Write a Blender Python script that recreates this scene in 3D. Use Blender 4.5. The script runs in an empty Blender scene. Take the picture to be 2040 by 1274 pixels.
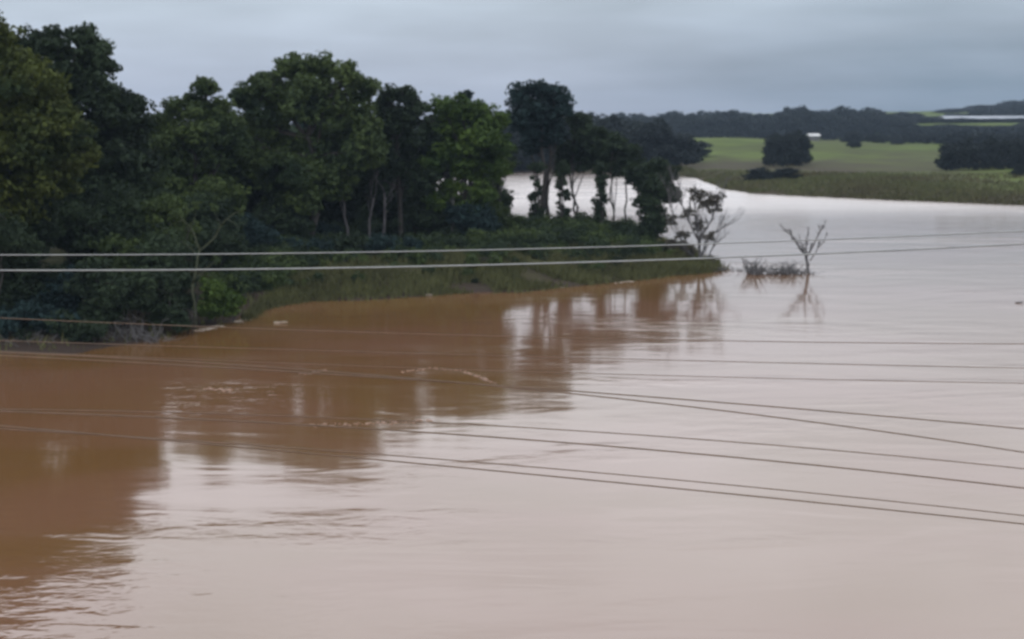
import bpy, math, random
import numpy as np
from mathutils import Vector, noise as mnoise

# ------------------------------------------------------------------ camera, light, exposure
S = bpy.context.scene
COL = S.collection
F = 2802.0                    # focal length in photo pixels (photo is 2040 x 1274)
CAMH = 10.0
PITCH = math.atan(402.0 / F)
cam_d = bpy.data.cameras.new('camera')
cam_d.sensor_width = 36.0
cam_d.lens = 36.0 * F / 2040.0
cam_d.clip_start = 0.2
cam_d.clip_end = 6000
cam = bpy.data.objects.new('camera', cam_d)
COL.objects.link(cam)
cam.location = (0, 0, CAMH)
cam.rotation_euler = (math.radians(90) - PITCH, 0, 0)
S.camera = cam
# the photograph is a soft, slightly out-of-focus video frame
cam_d.dof.use_dof = True
cam_d.dof.focus_distance = 9.0
cam_d.dof.aperture_fstop = 2.6
S.cycles.filter_width = 2.2
S.cycles.use_denoising = True
S.cycles.volume_bounces = 0
S.cycles.max_bounces = 6
S.cycles.diffuse_bounces = 3
S.cycles.glossy_bounces = 3
S.cycles.transmission_bounces = 2

S.view_settings.view_transform = 'Standard'
S.view_settings.look = 'None'
S.view_settings.gamma = 1
S.view_settings.exposure = 0

SUN_EL, SUN_ROT = math.radians(48), math.radians(215)
W = bpy.data.worlds.new('World'); S.world = W; W.use_nodes = True
nt = W.node_tree; N = nt.nodes; L = nt.links
for n in list(N): N.remove(n)
def nd(t, **k):
    n = N.new(t)
    for a, b in k.items(): setattr(n, a, b)
    return n
out = nd('ShaderNodeOutputWorld'); bg = nd('ShaderNodeBackground')
tc = nd('ShaderNodeTexCoord'); sep = nd('ShaderNodeSeparateXYZ')
L.new(tc.outputs['Generated'], sep.inputs[0])
sky = nd('ShaderNodeTexSky', sky_type='NISHITA'); sky.sun_disc = False
sky.sun_elevation = SUN_EL; sky.sun_rotation = SUN_ROT
skm = nd('ShaderNodeVectorMath', operation='SCALE'); skm.inputs[3].default_value = 0.10
L.new(sky.outputs[0], skm.inputs[0])
# overcast layer : brightness by height above the horizon
ramp = nd('ShaderNodeValToRGB'); cr = ramp.color_ramp
stops = [(0.0, (.46, .50, .62)), (0.035, (.48, .54, .66)), (0.085, (.57, .65, .745)), (0.16, (.98, 1.04, 1.14)),
         (0.22, (1.32, 1.38, 1.48)), (0.30, (1.50, 1.55, 1.66)), (0.5, (1.36, 1.40, 1.50)), (1.0, (1.12, 1.15, 1.22))]
cr.elements[0].position = stops[0][0]; cr.elements[0].color = stops[0][1] + (1,)
cr.elements[1].position = 1.0; cr.elements[1].color = stops[-1][1] + (1,)
for p, c in stops[1:-1]:
    e = cr.elements.new(p); e.color = c + (1,)
L.new(sep.outputs['Z'], ramp.inputs[0])
# a darker bank of rain cloud low to the right
xr = nd('ShaderNodeMapRange'); xr.inputs[1].default_value = -0.02; xr.inputs[2].default_value = 0.30; xr.interpolation_type = 'SMOOTHSTEP'
L.new(sep.outputs['X'], xr.inputs[0])
zr = nd('ShaderNodeMapRange'); zr.inputs[1].default_value = 0.13; zr.inputs[2].default_value = 0.0; zr.interpolation_type = 'SMOOTHSTEP'
L.new(sep.outputs['Z'], zr.inputs[0])
mp = nd('ShaderNodeMapping'); mp.inputs['Scale'].default_value = (3.0, 3.0, 16.0); L.new(tc.outputs['Generated'], mp.inputs[0])
nz = nd('ShaderNodeTexNoise'); nz.inputs['Scale'].default_value = 1.6; nz.inputs['Detail'].default_value = 4; nz.inputs['Roughness'].default_value = .5
L.new(mp.outputs[0], nz.inputs[0])
mul = nd('ShaderNodeMath', operation='MULTIPLY'); L.new(xr.outputs[0], mul.inputs[0]); L.new(zr.outputs[0], mul.inputs[1])
nrm = nd('ShaderNodeMapRange'); nrm.inputs[1].default_value = .3; nrm.inputs[2].default_value = .7; nrm.inputs[3].default_value = .65; nrm.inputs[4].default_value = 1.15
L.new(nz.outputs[0], nrm.inputs[0])
mul2 = nd('ShaderNodeMath', operation='MULTIPLY'); mul2.use_clamp = True; L.new(mul.outputs[0], mul2.inputs[0]); L.new(nrm.outputs[0], mul2.inputs[1])
dark = nd('ShaderNodeMix', data_type='RGBA'); dark.inputs[7].default_value = (.16, .225, .30, 1)
L.new(mul2.outputs[0], dark.inputs[0]); L.new(ramp.outputs[0], dark.inputs[6])
# soft streaks
nr2 = nd('ShaderNodeMapRange'); nr2.inputs[1].default_value = .3; nr2.inputs[2].default_value = .7; nr2.inputs[3].default_value = .84; nr2.inputs[4].default_value = 1.12
mp2 = nd('ShaderNodeMapping'); mp2.inputs['Scale'].default_value = (4.0, 4.0, 22.0); mp2.inputs['Location'].default_value = (3, 1, 0); L.new(tc.outputs['Generated'], mp2.inputs[0])
nz2 = nd('ShaderNodeTexNoise'); nz2.inputs['Scale'].default_value = 1.3; nz2.inputs['Detail'].default_value = 3
L.new(mp2.outputs[0], nz2.inputs[0]); L.new(nz2.outputs[0], nr2.inputs[0])
sc = nd('ShaderNodeVectorMath', operation='SCALE'); L.new(dark.outputs[2], sc.inputs[0]); L.new(nr2.outputs[0], sc.inputs[3])
mixs = nd('ShaderNodeMix', data_type='RGBA'); mixs.inputs[0].default_value = .93
L.new(skm.outputs[0], mixs.inputs[6]); L.new(sc.outputs[0], mixs.inputs[7])
L.new(mixs.outputs[2], bg.inputs[0]); bg.inputs[1].default_value = 1.0
L.new(bg.outputs[0], out.inputs[0])

sun_d = bpy.data.lights.new('sun', 'SUN'); sun_d.energy = 0.6; sun_d.angle = math.radians(20); sun_d.color = (1, .96, .9)
sun = bpy.data.objects.new('sun', sun_d); COL.objects.link(sun)
# Nishita: rotation measured from +Y clockwise
sd = Vector((math.sin(SUN_ROT) * math.cos(SUN_EL), math.cos(SUN_ROT) * math.cos(SUN_EL), math.sin(SUN_EL)))
sun.rotation_euler = sd.to_track_quat('Z', 'Y').to_euler()

# ------------------------------------------------------------------ helpers
cp, sp = math.cos(PITCH), math.sin(PITCH)
def at(px, py, D):
    """world point seen at photo pixel (px, py), D metres ahead"""
    u, v = (px - 1020) / F, (637 - py) / F
    d = (u, cp + v * sp, -sp + v * cp)
    k = D / d[1]
    return Vector((d[0] * k, D, CAMH + d[2] * k))
def on(px, py, z=0.0):
    u, v = (px - 1020) / F, (637 - py) / F
    d = (u, cp + v * sp, -sp + v * cp)
    k = (z - CAMH) / d[2]
    return Vector((d[0] * k, d[1] * k, z))

def tag(o, label=None, cat=None, group=None, kind=None):
    if label: o['label'] = label
    if cat: o['category'] = cat
    if group: o['group'] = group
    if kind: o['kind'] = kind
    return o
def empty(name, loc):
    o = bpy.data.objects.new(name, None); COL.objects.link(o); o.location = loc; o.empty_display_size = .5
    return o
def mesh_obj(name, v, f, mat, parent=None, smooth=False):
    me = bpy.data.meshes.new(name)
    if isinstance(v, np.ndarray):
        nv, nf = len(v), len(f)
        k = f.shape[1]
        me.vertices.add(nv); me.vertices.foreach_set('co', v.astype(np.float32).ravel())
        me.loops.add(nf * k); me.loops.foreach_set('vertex_index', f.astype(np.int32).ravel())
        me.polygons.add(nf); me.polygons.foreach_set('loop_start', np.arange(0, nf * k, k, dtype=np.int32))
        me.polygons.foreach_set('loop_total', np.full(nf, k, dtype=np.int32))
        me.update(calc_edges=True)
    else:
        me.from_pydata([tuple(p) for p in v], [], f); me.update()
    if smooth: me.polygons.foreach_set('use_smooth', [True] * len(me.polygons))
    me.materials.append(mat)
    o = bpy.data.objects.new(name, me); COL.objects.link(o)
    if parent: o.parent = parent
    return o

def mat(name, col, rough=.8, col2=None, scale=1.0, detail=4, bump=0, stretch=(1, 1, 1), coord='Object', spec=.2, trans=0):
    m = bpy.data.materials.new(name); m.use_nodes = True
    n = m.node_tree.nodes; l = m.node_tree.links; p = n['Principled BSDF']
    p.inputs['Roughness'].default_value = rough
    p.inputs['Specular IOR Level'].default_value = spec
    p.inputs['Base Color'].default_value = (*col, 1)
    t = n.new('ShaderNodeTexCoord'); mp = n.new('ShaderNodeMapping'); mp.inputs['Scale'].default_value = stretch
    l.new(t.outputs[coord], mp.inputs[0])
    z = n.new('ShaderNodeTexNoise'); z.inputs['Scale'].default_value = scale; z.inputs['Detail'].default_value = detail
    l.new(mp.outputs[0], z.inputs[0])
    if col2:
        r = n.new('ShaderNodeMapRange'); r.inputs[1].default_value = .35; r.inputs[2].default_value = .65
        x = n.new('ShaderNodeMix'); x.data_type = 'RGBA'; x.inputs[6].default_value = (*col, 1); x.inputs[7].default_value = (*col2, 1)
        l.new(z.outputs[0], r.inputs[0]); l.new(r.outputs[0], x.inputs[0]); l.new(x.outputs[2], p.inputs['Base Color'])
    if bump:
        b = n.new('ShaderNodeBump'); b.inputs['Distance'].default_value = bump; l.new(z.outputs[0], b.inputs['Height']); l.new(b.outputs[0], p.inputs['Normal'])
    return m
def leafmat(name, a, b, scale=.35):
    m = mat(name, a, .75, b, scale, 3, spec=.15)  # leaf tones mixed by noise; wide contrast paints in highlights and shaded hollows
    n = m.node_tree.nodes; l = m.node_tree.links; p = n['Principled BSDF']
    tr = n.new('ShaderNodeBsdfTranslucent'); tr.inputs[0].default_value = (a[0], a[1], a[2] * .5, 1)
    x = n.new('ShaderNodeMixShader'); x.inputs[0].default_value = .18
    l.new(p.outputs[0], x.inputs[1]); l.new(tr.outputs[0], x.inputs[2]); l.new(x.outputs[0], n['Material Output'].inputs[0])
    return m
M = {
 'yellow': leafmat('leaf_yellow_green', (.092, .110, .026), (.016, .030, .013)),
 'mid':    leafmat('leaf_mid_green', (.076, .108, .034), (.016, .030, .016)),
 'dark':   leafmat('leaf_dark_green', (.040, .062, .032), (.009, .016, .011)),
 'blue':   leafmat('leaf_blue_green', (.026, .052, .052), (.008, .016, .018)),
 'bright': leafmat('leaf_bright_green', (.080, .128, .026), (.024, .048, .014)),
 'far':    leafmat('leaf_far', (.022, .030, .030), (.013, .019, .022), .12),
 'dry':    leafmat('leaf_dry', (.11, .10, .085), (.05, .048, .04)),
 'bark':   mat('bark', (.03, .027, .025), .9, (.06, .055, .05), 2.5, bump=.03),
 'pale_bark': mat('pale_bark', (.085, .08, .085), .9, (.14, .13, .13), 2.5, bump=.03),
 'green_bark': mat('green_bark', (.05, .06, .035), .9, (.07, .08, .05), 2.5),
 'wet_bark': mat('wet_bark', (.13, .125, .125), .7, (.08, .077, .078), 2.5),
 'wire':   mat('cable', (.30, .31, .30), .6, (.25, .26, .26), 3),
 'foam':   mat('foam', (.44, .39, .33), .7, (.30, .24, .19), 3),
 'silt_foam': mat('silt_foam', (.29, .20, .15), .7, (.24, .155, .11), 1.5),
 'white':  mat('white_paint', (.62, .62, .62), .6, (.5, .5, .5), 1),
 'tin':    mat('pale_tin', (.34, .37, .42), .5, (.27, .30, .34), .3),
 'wall':   mat('weathered_wall', (.16, .15, .15), .8, (.10, .10, .10), .6),
 'dark_wire': mat('dark_cable', (.155, .105, .075), .6, (.12, .085, .06), 3),
 'debris': mat('floating_debris', (.42, .37, .31), .8, (.24, .2, .16), 4),
}

def smooth01(t):
    t = np.clip(t, 0, 1); return t * t * (3 - 2 * t)
def tube(pts, rad, k=6):
    v, f = [], []
    for i, p in enumerate(pts):
        d = (pts[min(i + 1, len(pts) - 1)] - pts[max(i - 1, 0)]).normalized()
        a = d.cross(Vector((0.3, 1, .1))).normalized() if abs(d.y) < .9 else d.cross(Vector((1, 0, .1))).normalized()
        b = d.cross(a)
        for j in range(k):
            t = 2 * math.pi * j / k
            v.append(p + (a * math.cos(t) + b * math.sin(t)) * rad[i])
    for i in range(len(pts) - 1):
        for j in range(k):
            f.append((i * k + j, i * k + (j + 1) % k, (i + 1) * k + (j + 1) % k, (i + 1) * k + j))
    f.append(tuple(range(k))[::-1]); f.append(tuple((len(pts) - 1) * k + j for j in range(k)))
    return v, f
class MB:
    def __init__(s): s.v, s.f = [], []
    def add(s, vf):
        b = len(s.v); s.v += vf[0]; s.f += [tuple(i + b for i in q) for q in vf[1]]
    def tube(s, pts, rad, k=6): s.add(tube(pts, rad, k))
    def box(s, c, d, rz=0):
        cz, sz = math.cos(rz), math.sin(rz); v = []
        for x in (-.5, .5):
            for y in (-.5, .5):
                for z in (-.5, .5):
                    X, Y = x * d[0], y * d[1]
                    v.append(Vector((c[0] + X * cz - Y * sz, c[1] + X * sz + Y * cz, c[2] + z * d[2])))
        s.add((v, [(0, 1, 3, 2), (4, 6, 7, 5), (0, 4, 5, 1), (2, 3, 7, 6), (0, 2, 6, 4), (1, 5, 7, 3)]))
    def build(s, name, m, parent=None, smooth=True): return mesh_obj(name, s.v, s.f, m, parent, smooth)

def limb(mb, a, b, r0, r1, rng, wob=.12, n=5, k=6):
    d = b - a; ln = d.length; pts = []
    o = Vector((rng.uniform(-1, 1), rng.uniform(-1, 1), rng.uniform(-.3, .8))) * ln * wob
    for i in range(n + 1):
        t = i / n
        p = a + d * t + o * math.sin(math.pi * t) + Vector((rng.uniform(-1, 1), rng.uniform(-1, 1), 0)) * ln * .025 * (0 < i < n)
        pts.append(p)
    mb.tube(pts, [r0 + (r1 - r0) * i / n for i in range(n + 1)], k)
    return pts

def leaves(lobes, size, rs, cover=2.2, puff=.40, flat=.8):
    """leaf-sized quads gathered in puffs over the lobes of a crown"""
    P, NR = [], []
    for (c, r) in lobes:
        area = 4 * math.pi * r * r
        n = int(cover * area / (size * size))
        npf = max(7, int(22 + r * 5))
        d = rs.normal(size=(npf, 3)); d /= np.linalg.norm(d, axis=1)[:, None]
        rad = r * rs.uniform(.2, 1.0, npf) ** .8
        pc = d * rad[:, None]; pc[:, 2] *= flat
        pr = r * puff * rs.uniform(.55, 1.25, npf)
        w = pr ** 2; w /= w.sum()
        idx = rs.choice(npf, n, p=w)
        q = rs.normal(size=(n, 3)); q /= np.linalg.norm(q, axis=1)[:, None]
        q[:, 2] = np.where(q[:, 2] < -.2, q[:, 2] * .6, q[:, 2])
        rr = pr[idx] * rs.uniform(.35, 1.0, n) ** .5
        stray = rs.random(n) < .10
        rr = np.where(stray, rr * rs.uniform(1.0, 1.5, n), rr)
        off = q * rr[:, None]; off[:, 2] *= .75
        P.append(np.array(c)[None] + pc[idx] + off)
        NR.append(q * .7 + np.array([0, 0, .35]) + rs.normal(size=(n, 3)) * .55)
    P = np.concatenate(P); NR = np.concatenate(NR); NR /= np.linalg.norm(NR, axis=1)[:, None]
    n = len(P)
    a = np.cross(NR, rs.normal(size=(n, 3))); a /= np.linalg.norm(a, axis=1)[:, None]
    b = np.cross(NR, a)
    s = size * rs.uniform(.6, 1.35, n)[:, None] * .5
    a2, b2 = a * s * 1.5, b * s * .8
    bend = NR * s * .35
    V = np.stack([P - a2, P - b2 + bend, P + a2, P + b2 + bend], axis=1).reshape(-1, 3)
    Fc = np.arange(4 * n).reshape(-1, 4)
    return V, Fc

# ------------------------------------------------------------------ terrain
def terrain(name, poly, xs, ys, hfun, m, margin):
    X, Y = np.meshgrid(xs, ys)
    P = np.array(poly); Q = np.roll(P, -1, axis=0)
    dist = np.full(X.shape, 1e9); inside = np.zeros(X.shape, bool)
    for (x1, y1), (x2, y2) in zip(P, Q):
        dx, dy = x2 - x1, y2 - y1
        t = np.clip(((X - x1) * dx + (Y - y1) * dy) / (dx * dx + dy * dy + 1e-9), 0, 1)
        dist = np.minimum(dist, np.hypot(X - x1 - t * dx, Y - y1 - t * dy))
        if y1 != y2:
            c = ((y1 > Y) != (y2 > Y)) & (X < (x2 - x1) * (Y - y1) / (y2 - y1) + x1); inside ^= c
    sd = np.where(inside, dist, -dist)
    Z = hfun(X, Y, sd)
    V = np.stack([X, Y, Z], -1).reshape(-1, 3)
    w = X.shape[1]; i, j = np.meshgrid(np.arange(X.shape[0] - 1), np.arange(w - 1), indexing='ij')
    a = (i * w + j).ravel(); Fc = np.stack([a, a + 1, a + w + 1, a + w], -1)
    keep = (sd.ravel()[Fc] > -margin).any(axis=1)
    Fc = Fc[keep]
    used = np.unique(Fc); remap = np.full(len(V), -1); remap[used] = np.arange(len(used))
    return mesh_obj(name, V[used], remap[Fc], m, smooth=True), (xs, ys, Z)
def vnoise(X, Y, s, seed=0):
    rs = np.random.RandomState(seed); z = np.zeros_like(X, dtype=float)
    for o in range(4):
        k = 2 ** o
        for _ in range(4):
            th = rs.uniform(0, 6.28); ph = rs.uniform(0, 6.28)
            z += np.sin((X * math.cos(th) + Y * math.sin(th)) * k / s * rs.uniform(.7, 1.3) + ph) / k / 4
    return z
def sample(T, x, y):
    xs, ys, Z = T
    i = int(np.clip(np.searchsorted(xs, x) - 1, 0, len(xs) - 2)); j = int(np.clip(np.searchsorted(ys, y) - 1, 0, len(ys) - 2))
    tx = min(max((x - xs[i]) / (xs[i + 1] - xs[i]), 0), 1); ty = min(max((y - ys[j]) / (ys[j + 1] - ys[j]), 0), 1)
    return float((Z[j, i] * (1 - tx) + Z[j, i + 1] * tx) * (1 - ty) + (Z[j + 1, i] * (1 - tx) + Z[j + 1, i + 1] * tx) * ty)

def groundmat(name, low, mid, high, z0, z1, scale, hi2=None, patch=.02):
    """mud near the water's edge, then grass with brighter and duller patches"""
    m = bpy.data.materials.new(name); m.use_nodes = True
    n = m.node_tree.nodes; l = m.node_tree.links; p = n['Principled BSDF']; p.inputs['Roughness'].default_value = .9; p.inputs['Specular IOR Level'].default_value = .1
    g = n.new('ShaderNodeNewGeometry'); s = n.new('ShaderNodeSeparateXYZ'); l.new(g.outputs['Position'], s.inputs[0])
    z = n.new('ShaderNodeTexNoise'); z.inputs['Scale'].default_value = scale; z.inputs['Detail'].default_value = 6; l.new(g.outputs['Position'], z.inputs[0])
    z2 = n.new('ShaderNodeTexNoise'); z2.inputs['Scale'].default_value = patch; z2.inputs['Detail'].default_value = 3; l.new(g.outputs['Position'], z2.inputs[0])
    x1 = n.new('ShaderNodeMix'); x1.data_type = 'RGBA'; x1.inputs[6].default_value = (*mid, 1); x1.inputs[7].default_value = (*high, 1)
    r = n.new('ShaderNodeMapRange'); r.inputs[1].default_value = .42; r.inputs[2].default_value = .58; l.new(z2.outputs[0], r.inputs[0]); l.new(r.outputs[0], x1.inputs[0])
    x3 = n.new('ShaderNodeMix'); x3.data_type = 'RGBA'; x3.blend_type = 'MULTIPLY'; x3.inputs[0].default_value = .7
    rr = n.new('ShaderNodeMapRange'); rr.inputs[1].default_value = .3; rr.inputs[2].default_value = .7; rr.inputs[3].default_value = .45; rr.inputs[4].default_value = 1.3; l.new(z.outputs[0], rr.inputs[0])
    l.new(x1.outputs[2], x3.inputs[6]); l.new(rr.outputs[0], x3.inputs[7])
    a = n.new('ShaderNodeMath'); a.operation = 'MULTIPLY_ADD'; a.inputs[1].default_value = (z1 - z0) * 1.6; l.new(z.outputs[0], a.inputs[0]); l.new(s.outputs['Z'], a.inputs[2])
    r2 = n.new('ShaderNodeMapRange'); r2.inputs[1].default_value = z0 + (z1 - z0) * .8; r2.inputs[2].default_value = z1 + (z1 - z0) * .8; l.new(a.outputs[0], r2.inputs[0])
    x2 = n.new('ShaderNodeMix'); x2.data_type = 'RGBA'; x2.inputs[6].default_value = (*low, 1); l.new(r2.outputs[0], x2.inputs[0]); l.new(x3.outputs[2], x2.inputs[7])
    l.new(x2.outputs[2], p.inputs['Base Color'])
    b = n.new('ShaderNodeBump'); b.inputs['Distance'].default_value = .25; l.new(z.outputs[0], b.inputs['Height']); l.new(b.outputs[0], p.inputs['Normal'])
    return m

# wooded bank and its grassy spit
front = [(-500, 705), (0, 703), (120, 700), (300, 682), (390, 663), (480, 636), (505, 615), (600, 600), (850, 590), (1000, 580), (1100, 572), (1250, 558), (1380, 546), (1425, 537)]
back = [(1425, 532), (1390, 515), (1340, 490), (1280, 468), (1180, 455), (1000, 447), (850, 425), (600, 400), (300, 385), (0, 370), (-500, 350)]
bank_poly = [tuple(on(*p).xy) for p in front + back]
bank_poly += [(-260, 190), (-260, 40)]
m_bank = groundmat('bank_soil', (.045, .033, .027), (.038, .040, .020), (.060, .060, .026), .2, 1.1, .9, patch=.12)
def hbank(X, Y, sd):
    sd = sd + .9 * vnoise(X, Y, 1.6, 21) + .5 * vnoise(X, Y, 4.5, 22)
    steep = 1.2 + 1.6 * smooth01((-12 - X) / 25)
    z = steep * smooth01(sd / 7) + .35 * smooth01(sd / 3) * vnoise(X, Y, 3.0, 4)
    return np.where(sd < 0, sd * .35 + .1 * vnoise(X, Y, 2, 9) * smooth01(-sd / 2), z + .05)
bank, TB = terrain('river_bank', bank_poly, np.arange(-262, 30, .8), np.arange(38, 230, .8), hbank, m_bank, 3)
tag(bank, 'wooded river bank narrowing to a grassy spit in the brown flood', kind='structure')

# far field
shore = [(-2500, 338), (0, 340), (700, 342), (1000, 343), (1300, 347), (1380, 356), (1430, 378), (1500, 388), (1700, 397), (1850, 403), (2040, 411), (2500, 428), (3000, 445)]
fp = [tuple(on(*p).xy) for p in shore]
fp += [(fp[-1][0] + 600, fp[-1][1]), (3000, 4000), (-3000, 4000), (-3000, fp[0][1])]
m_field = groundmat('field_grass', (.060, .050, .032), (.068, .084, .018), (.088, .126, .020), .9, 2.0, .12, patch=.018)
def hfield(X, Y, sd):
    z = 1.0 * smooth01(sd / 6) + 0.8 * smooth01((sd - 10) / 60) + .55 * smooth01(sd / 25) * vnoise(X, Y, 38, 2) + .12 * vnoise(X, Y, 7, 3)
    # low hump in the field, and the hill at the right horizon
    z = z + 2.2 * np.exp(-(((X - 62) / 34) ** 2 + ((Y - 420) / 60) ** 2))
    z = z + 7 * smooth01((Y - 700) / 200) * smooth01((X - 150) / 150) + 6.0 * smooth01((Y - 480) / 120) * smooth01((X - 120) / 60)
    return np.where(sd < 0, sd * .3, z)
xs = np.concatenate([np.arange(-1640, -200, 60), np.arange(-200, 320, 3.0), np.arange(320, 1640, 60)])
ys = np.concatenate([np.arange(100, 420, 2.5), np.arange(420, 800, 8), np.arange(800, 1860, 60)])
field, TF = terrain('field', fp, xs, ys, hfield, m_field, 8)
tag(field, 'green grazing field across the river', kind='structure')

# ------------------------------------------------------------------ water
def water_mat():
    m = bpy.data.materials.new('muddy_flood_water'); m.use_nodes = True
    n = m.node_tree.nodes; l = m.node_tree.links
    n.remove(n['Principled BSDF'])
    g = n.new('ShaderNodeNewGeometry'); s = n.new('ShaderNodeSeparateXYZ'); l.new(g.outputs['Position'], s.inputs[0])
    def noise(scale, st, det=4, rough=.5, dist=0, off=(0, 0, 0)):
        mp = n.new('ShaderNodeMapping'); mp.inputs['Scale'].default_value = st; mp.inputs['Location'].default_value = off; l.new(g.outputs['Position'], mp.inputs[0])
        z = n.new('ShaderNodeTexNoise'); z.inputs['Scale'].default_value = scale; z.inputs['Detail'].default_value = det; z.inputs['Roughness'].default_value = rough; z.inputs['Distortion'].default_value = dist
        l.new(mp.outputs[0], z.inputs[0]); return z
    def rng(src, a, b, c, d, sm=True):
        r = n.new('ShaderNodeMapRange'); r.inputs[1].default_value = a; r.inputs[2].default_value = b; r.inputs[3].default_value = c; r.inputs[4].default_value = d
        if sm: r.interpolation_type = 'SMOOTHSTEP'
        l.new(src, r.inputs[0]); return r
    def math_(op, a, b):
        q = n.new('ShaderNodeMath'); q.operation = op
        for i, v in enumerate((a, b)):
            if isinstance(v, (int, float)): q.inputs[i].default_value = v
            else: l.new(v, q.inputs[i])
        return q
    patch = noise(.07, (1, 1.6, 1), 3, .5, .6)                 # silt clouds
    col = n.new('ShaderNodeMix'); col.data_type = 'RGBA'; col.inputs[6].default_value = (.158, .082, .030, 1); col.inputs[7].default_value = (.182, .092, .050, 1)
    l.new(rng(patch.outputs[0], .35, .65, 0, 1).outputs[0], col.inputs[0])
    # ripples : calm sheets broken by rougher current bands
    rip = noise(1.1, (.7, 1.6, 1), 3, .55, .3)
    swell = noise(.22, (.6, 1.5, 1), 3, .5, .8)
    band = noise(.055, (.55, 2.2, 1), 4, .6, 1.4, (7, 3, 0))
    bandr = rng(band.outputs[0], .52, .66, .12, 1.0)
    farr = rng(s.outputs['Y'], 85, 150, 0, 1)
    amp = math_('ADD', bandr.outputs[0], farr.outputs[0])
    for (cx, cy, rx, ry, k) in ((-9.5, 27.0, 7.5, 6.0, 1.3), (-11.5, 50.5, 5.5, 5.5, 1.5), (-6.5, 33.5, 6.0, 2.0, .9)):   # eddies that roughen the surface
        vm = n.new('ShaderNodeVectorMath'); vm.operation = 'MULTIPLY_ADD'; l.new(g.outputs['Position'], vm.inputs[0])
        vm.inputs[1].default_value = (1 / rx, 1 / ry, 0); vm.inputs[2].default_value = (-cx / rx, -cy / ry, 0)
        ln_ = n.new('ShaderNodeVectorMath'); ln_.operation = 'LENGTH'; l.new(vm.outputs[0], ln_.inputs[0])
        amp = math_('ADD', amp.outputs[0], rng(ln_.outputs['Value'], .2, 1.2, k, 0).outputs[0])
    h1 = math_('MULTIPLY', rip.outputs[0], amp.outputs[0])
    h = math_('ADD', math_('MULTIPLY', h1.outputs[0], .055).outputs[0], math_('MULTIPLY', swell.outputs[0], .06).outputs[0])
    b = n.new('ShaderNodeBump'); b.inputs['Distance'].default_value = 1.0; b.inputs['Strength'].default_value = .40; l.new(h.outputs[0], b.inputs['Height'])
    rough = math_('ADD', rng(band.outputs[0], .5, .7, .045, .11).outputs[0], math_('MULTIPLY', rng(s.outputs['Y'], 125, 172, .04, .22).outputs[0], 1.0).outputs[0])
    dif = n.new('ShaderNodeBsdfDiffuse'); l.new(col.outputs[2], dif.inputs[0])
    gl = n.new('ShaderNodeBsdfGlossy'); gl.inputs[0].default_value = (1, .97, .95, 1); l.new(rough.outputs[0], gl.inputs['Roughness']); l.new(b.outputs[0], gl.inputs['Normal'])
    fr = n.new('ShaderNodeFresnel'); fr.inputs['IOR'].default_value = 2.25
    mx = n.new('ShaderNodeMixShader'); l.new(fr.outputs[0], mx.inputs[0]); l.new(dif.outputs[0], mx.inputs[1]); l.new(gl.outputs[0], mx.inputs[2])
    l.new(mx.outputs[0], n['Material Output'].inputs[0])
    return m
wv = [Vector((-900, -60, 0)), Vector((900, -60, 0)), Vector((900, 420, 0)), Vector((-900, 420, 0))]
water = mesh_obj('water', wv, [(0, 1, 2, 3)], water_mat())
tag(water, 'wide brown flooded river', kind='structure')

# ------------------------------------------------------------------ trees
def tree(name, label, D, base, lobes, leaf, size=.2, cat='tree', group=None, cover=2.5, seed=1, bark='bark', trunk_r=.22, depth=1.0, T=None, stems=1, flat=.85, back=True, puff=.42):
    """lobes: (px, py, radius px[, depth offset m])"""
    rng = random.Random(seed); rs = np.random.RandomState(seed)
    b = at(base, 500, D); gz = sample(T or TB, b.x, D); b.z = max(gz, -.4) - .15
    root = empty(name, b)
    tag(root, label, cat, group)
    LB = []
    for q in lobes:
        r = q[2] / F * D; dy = q[3] if len(q) > 3 else rng.uniform(-.5, .5) * r * depth
        c = at(q[0], q[1], D + dy) - b
        LB.append((c, r))
        if back:
            LB.append((c + Vector((rng.uniform(-.3, .3) * r, r * rng.uniform(.7, 1.1) * depth, -.15 * r)), r * .85))
    V, Fc = leaves([(tuple(c), r) for c, r in LB], size, rs, cover, flat=flat, puff=puff)
    mb = MB(); zc = max(c.z for c, r in LB); cx = sum(c.x for c, r in LB) / len(LB); cy = sum(c.y for c, r in LB) / len(LB)
    for s_ in range(stems):
        ox = Vector((rng.uniform(-.5, .5) * stems, rng.uniform(-.4, .4) * stems, 0)) * .5 if stems > 1 else Vector((0, 0, 0))
        top = Vector((cx * .7 + ox.x * 1.8, cy * .6, zc * .8))
        pts = limb(mb, ox, top, trunk_r / math.sqrt(stems), trunk_r * .3, rng, .05, 8, 8)
        for i, (c, r) in enumerate(LB):
            if i % stems != s_: continue
            cand = [p for p in pts[2:] if p.z < c.z + .1] or [pts[2]]
            a = cand[-1] if rng.random() < .6 else rng.choice(cand)
            limb(mb, a, c, trunk_r * .32, .03, rng, .1, 4, 5)
            for _ in range(3):
                e = c + Vector((rng.uniform(-1, 1), rng.uniform(-1, 1), rng.uniform(-.3, 1))) * r * .7
                limb(mb, a + (c - a) * .6, e, trunk_r * .13, .015, rng, .1, 3, 4)
    mb.build('trunk', M[bark], root)
    mesh_obj('crown', V, Fc, M[leaf], root)
    return root

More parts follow.
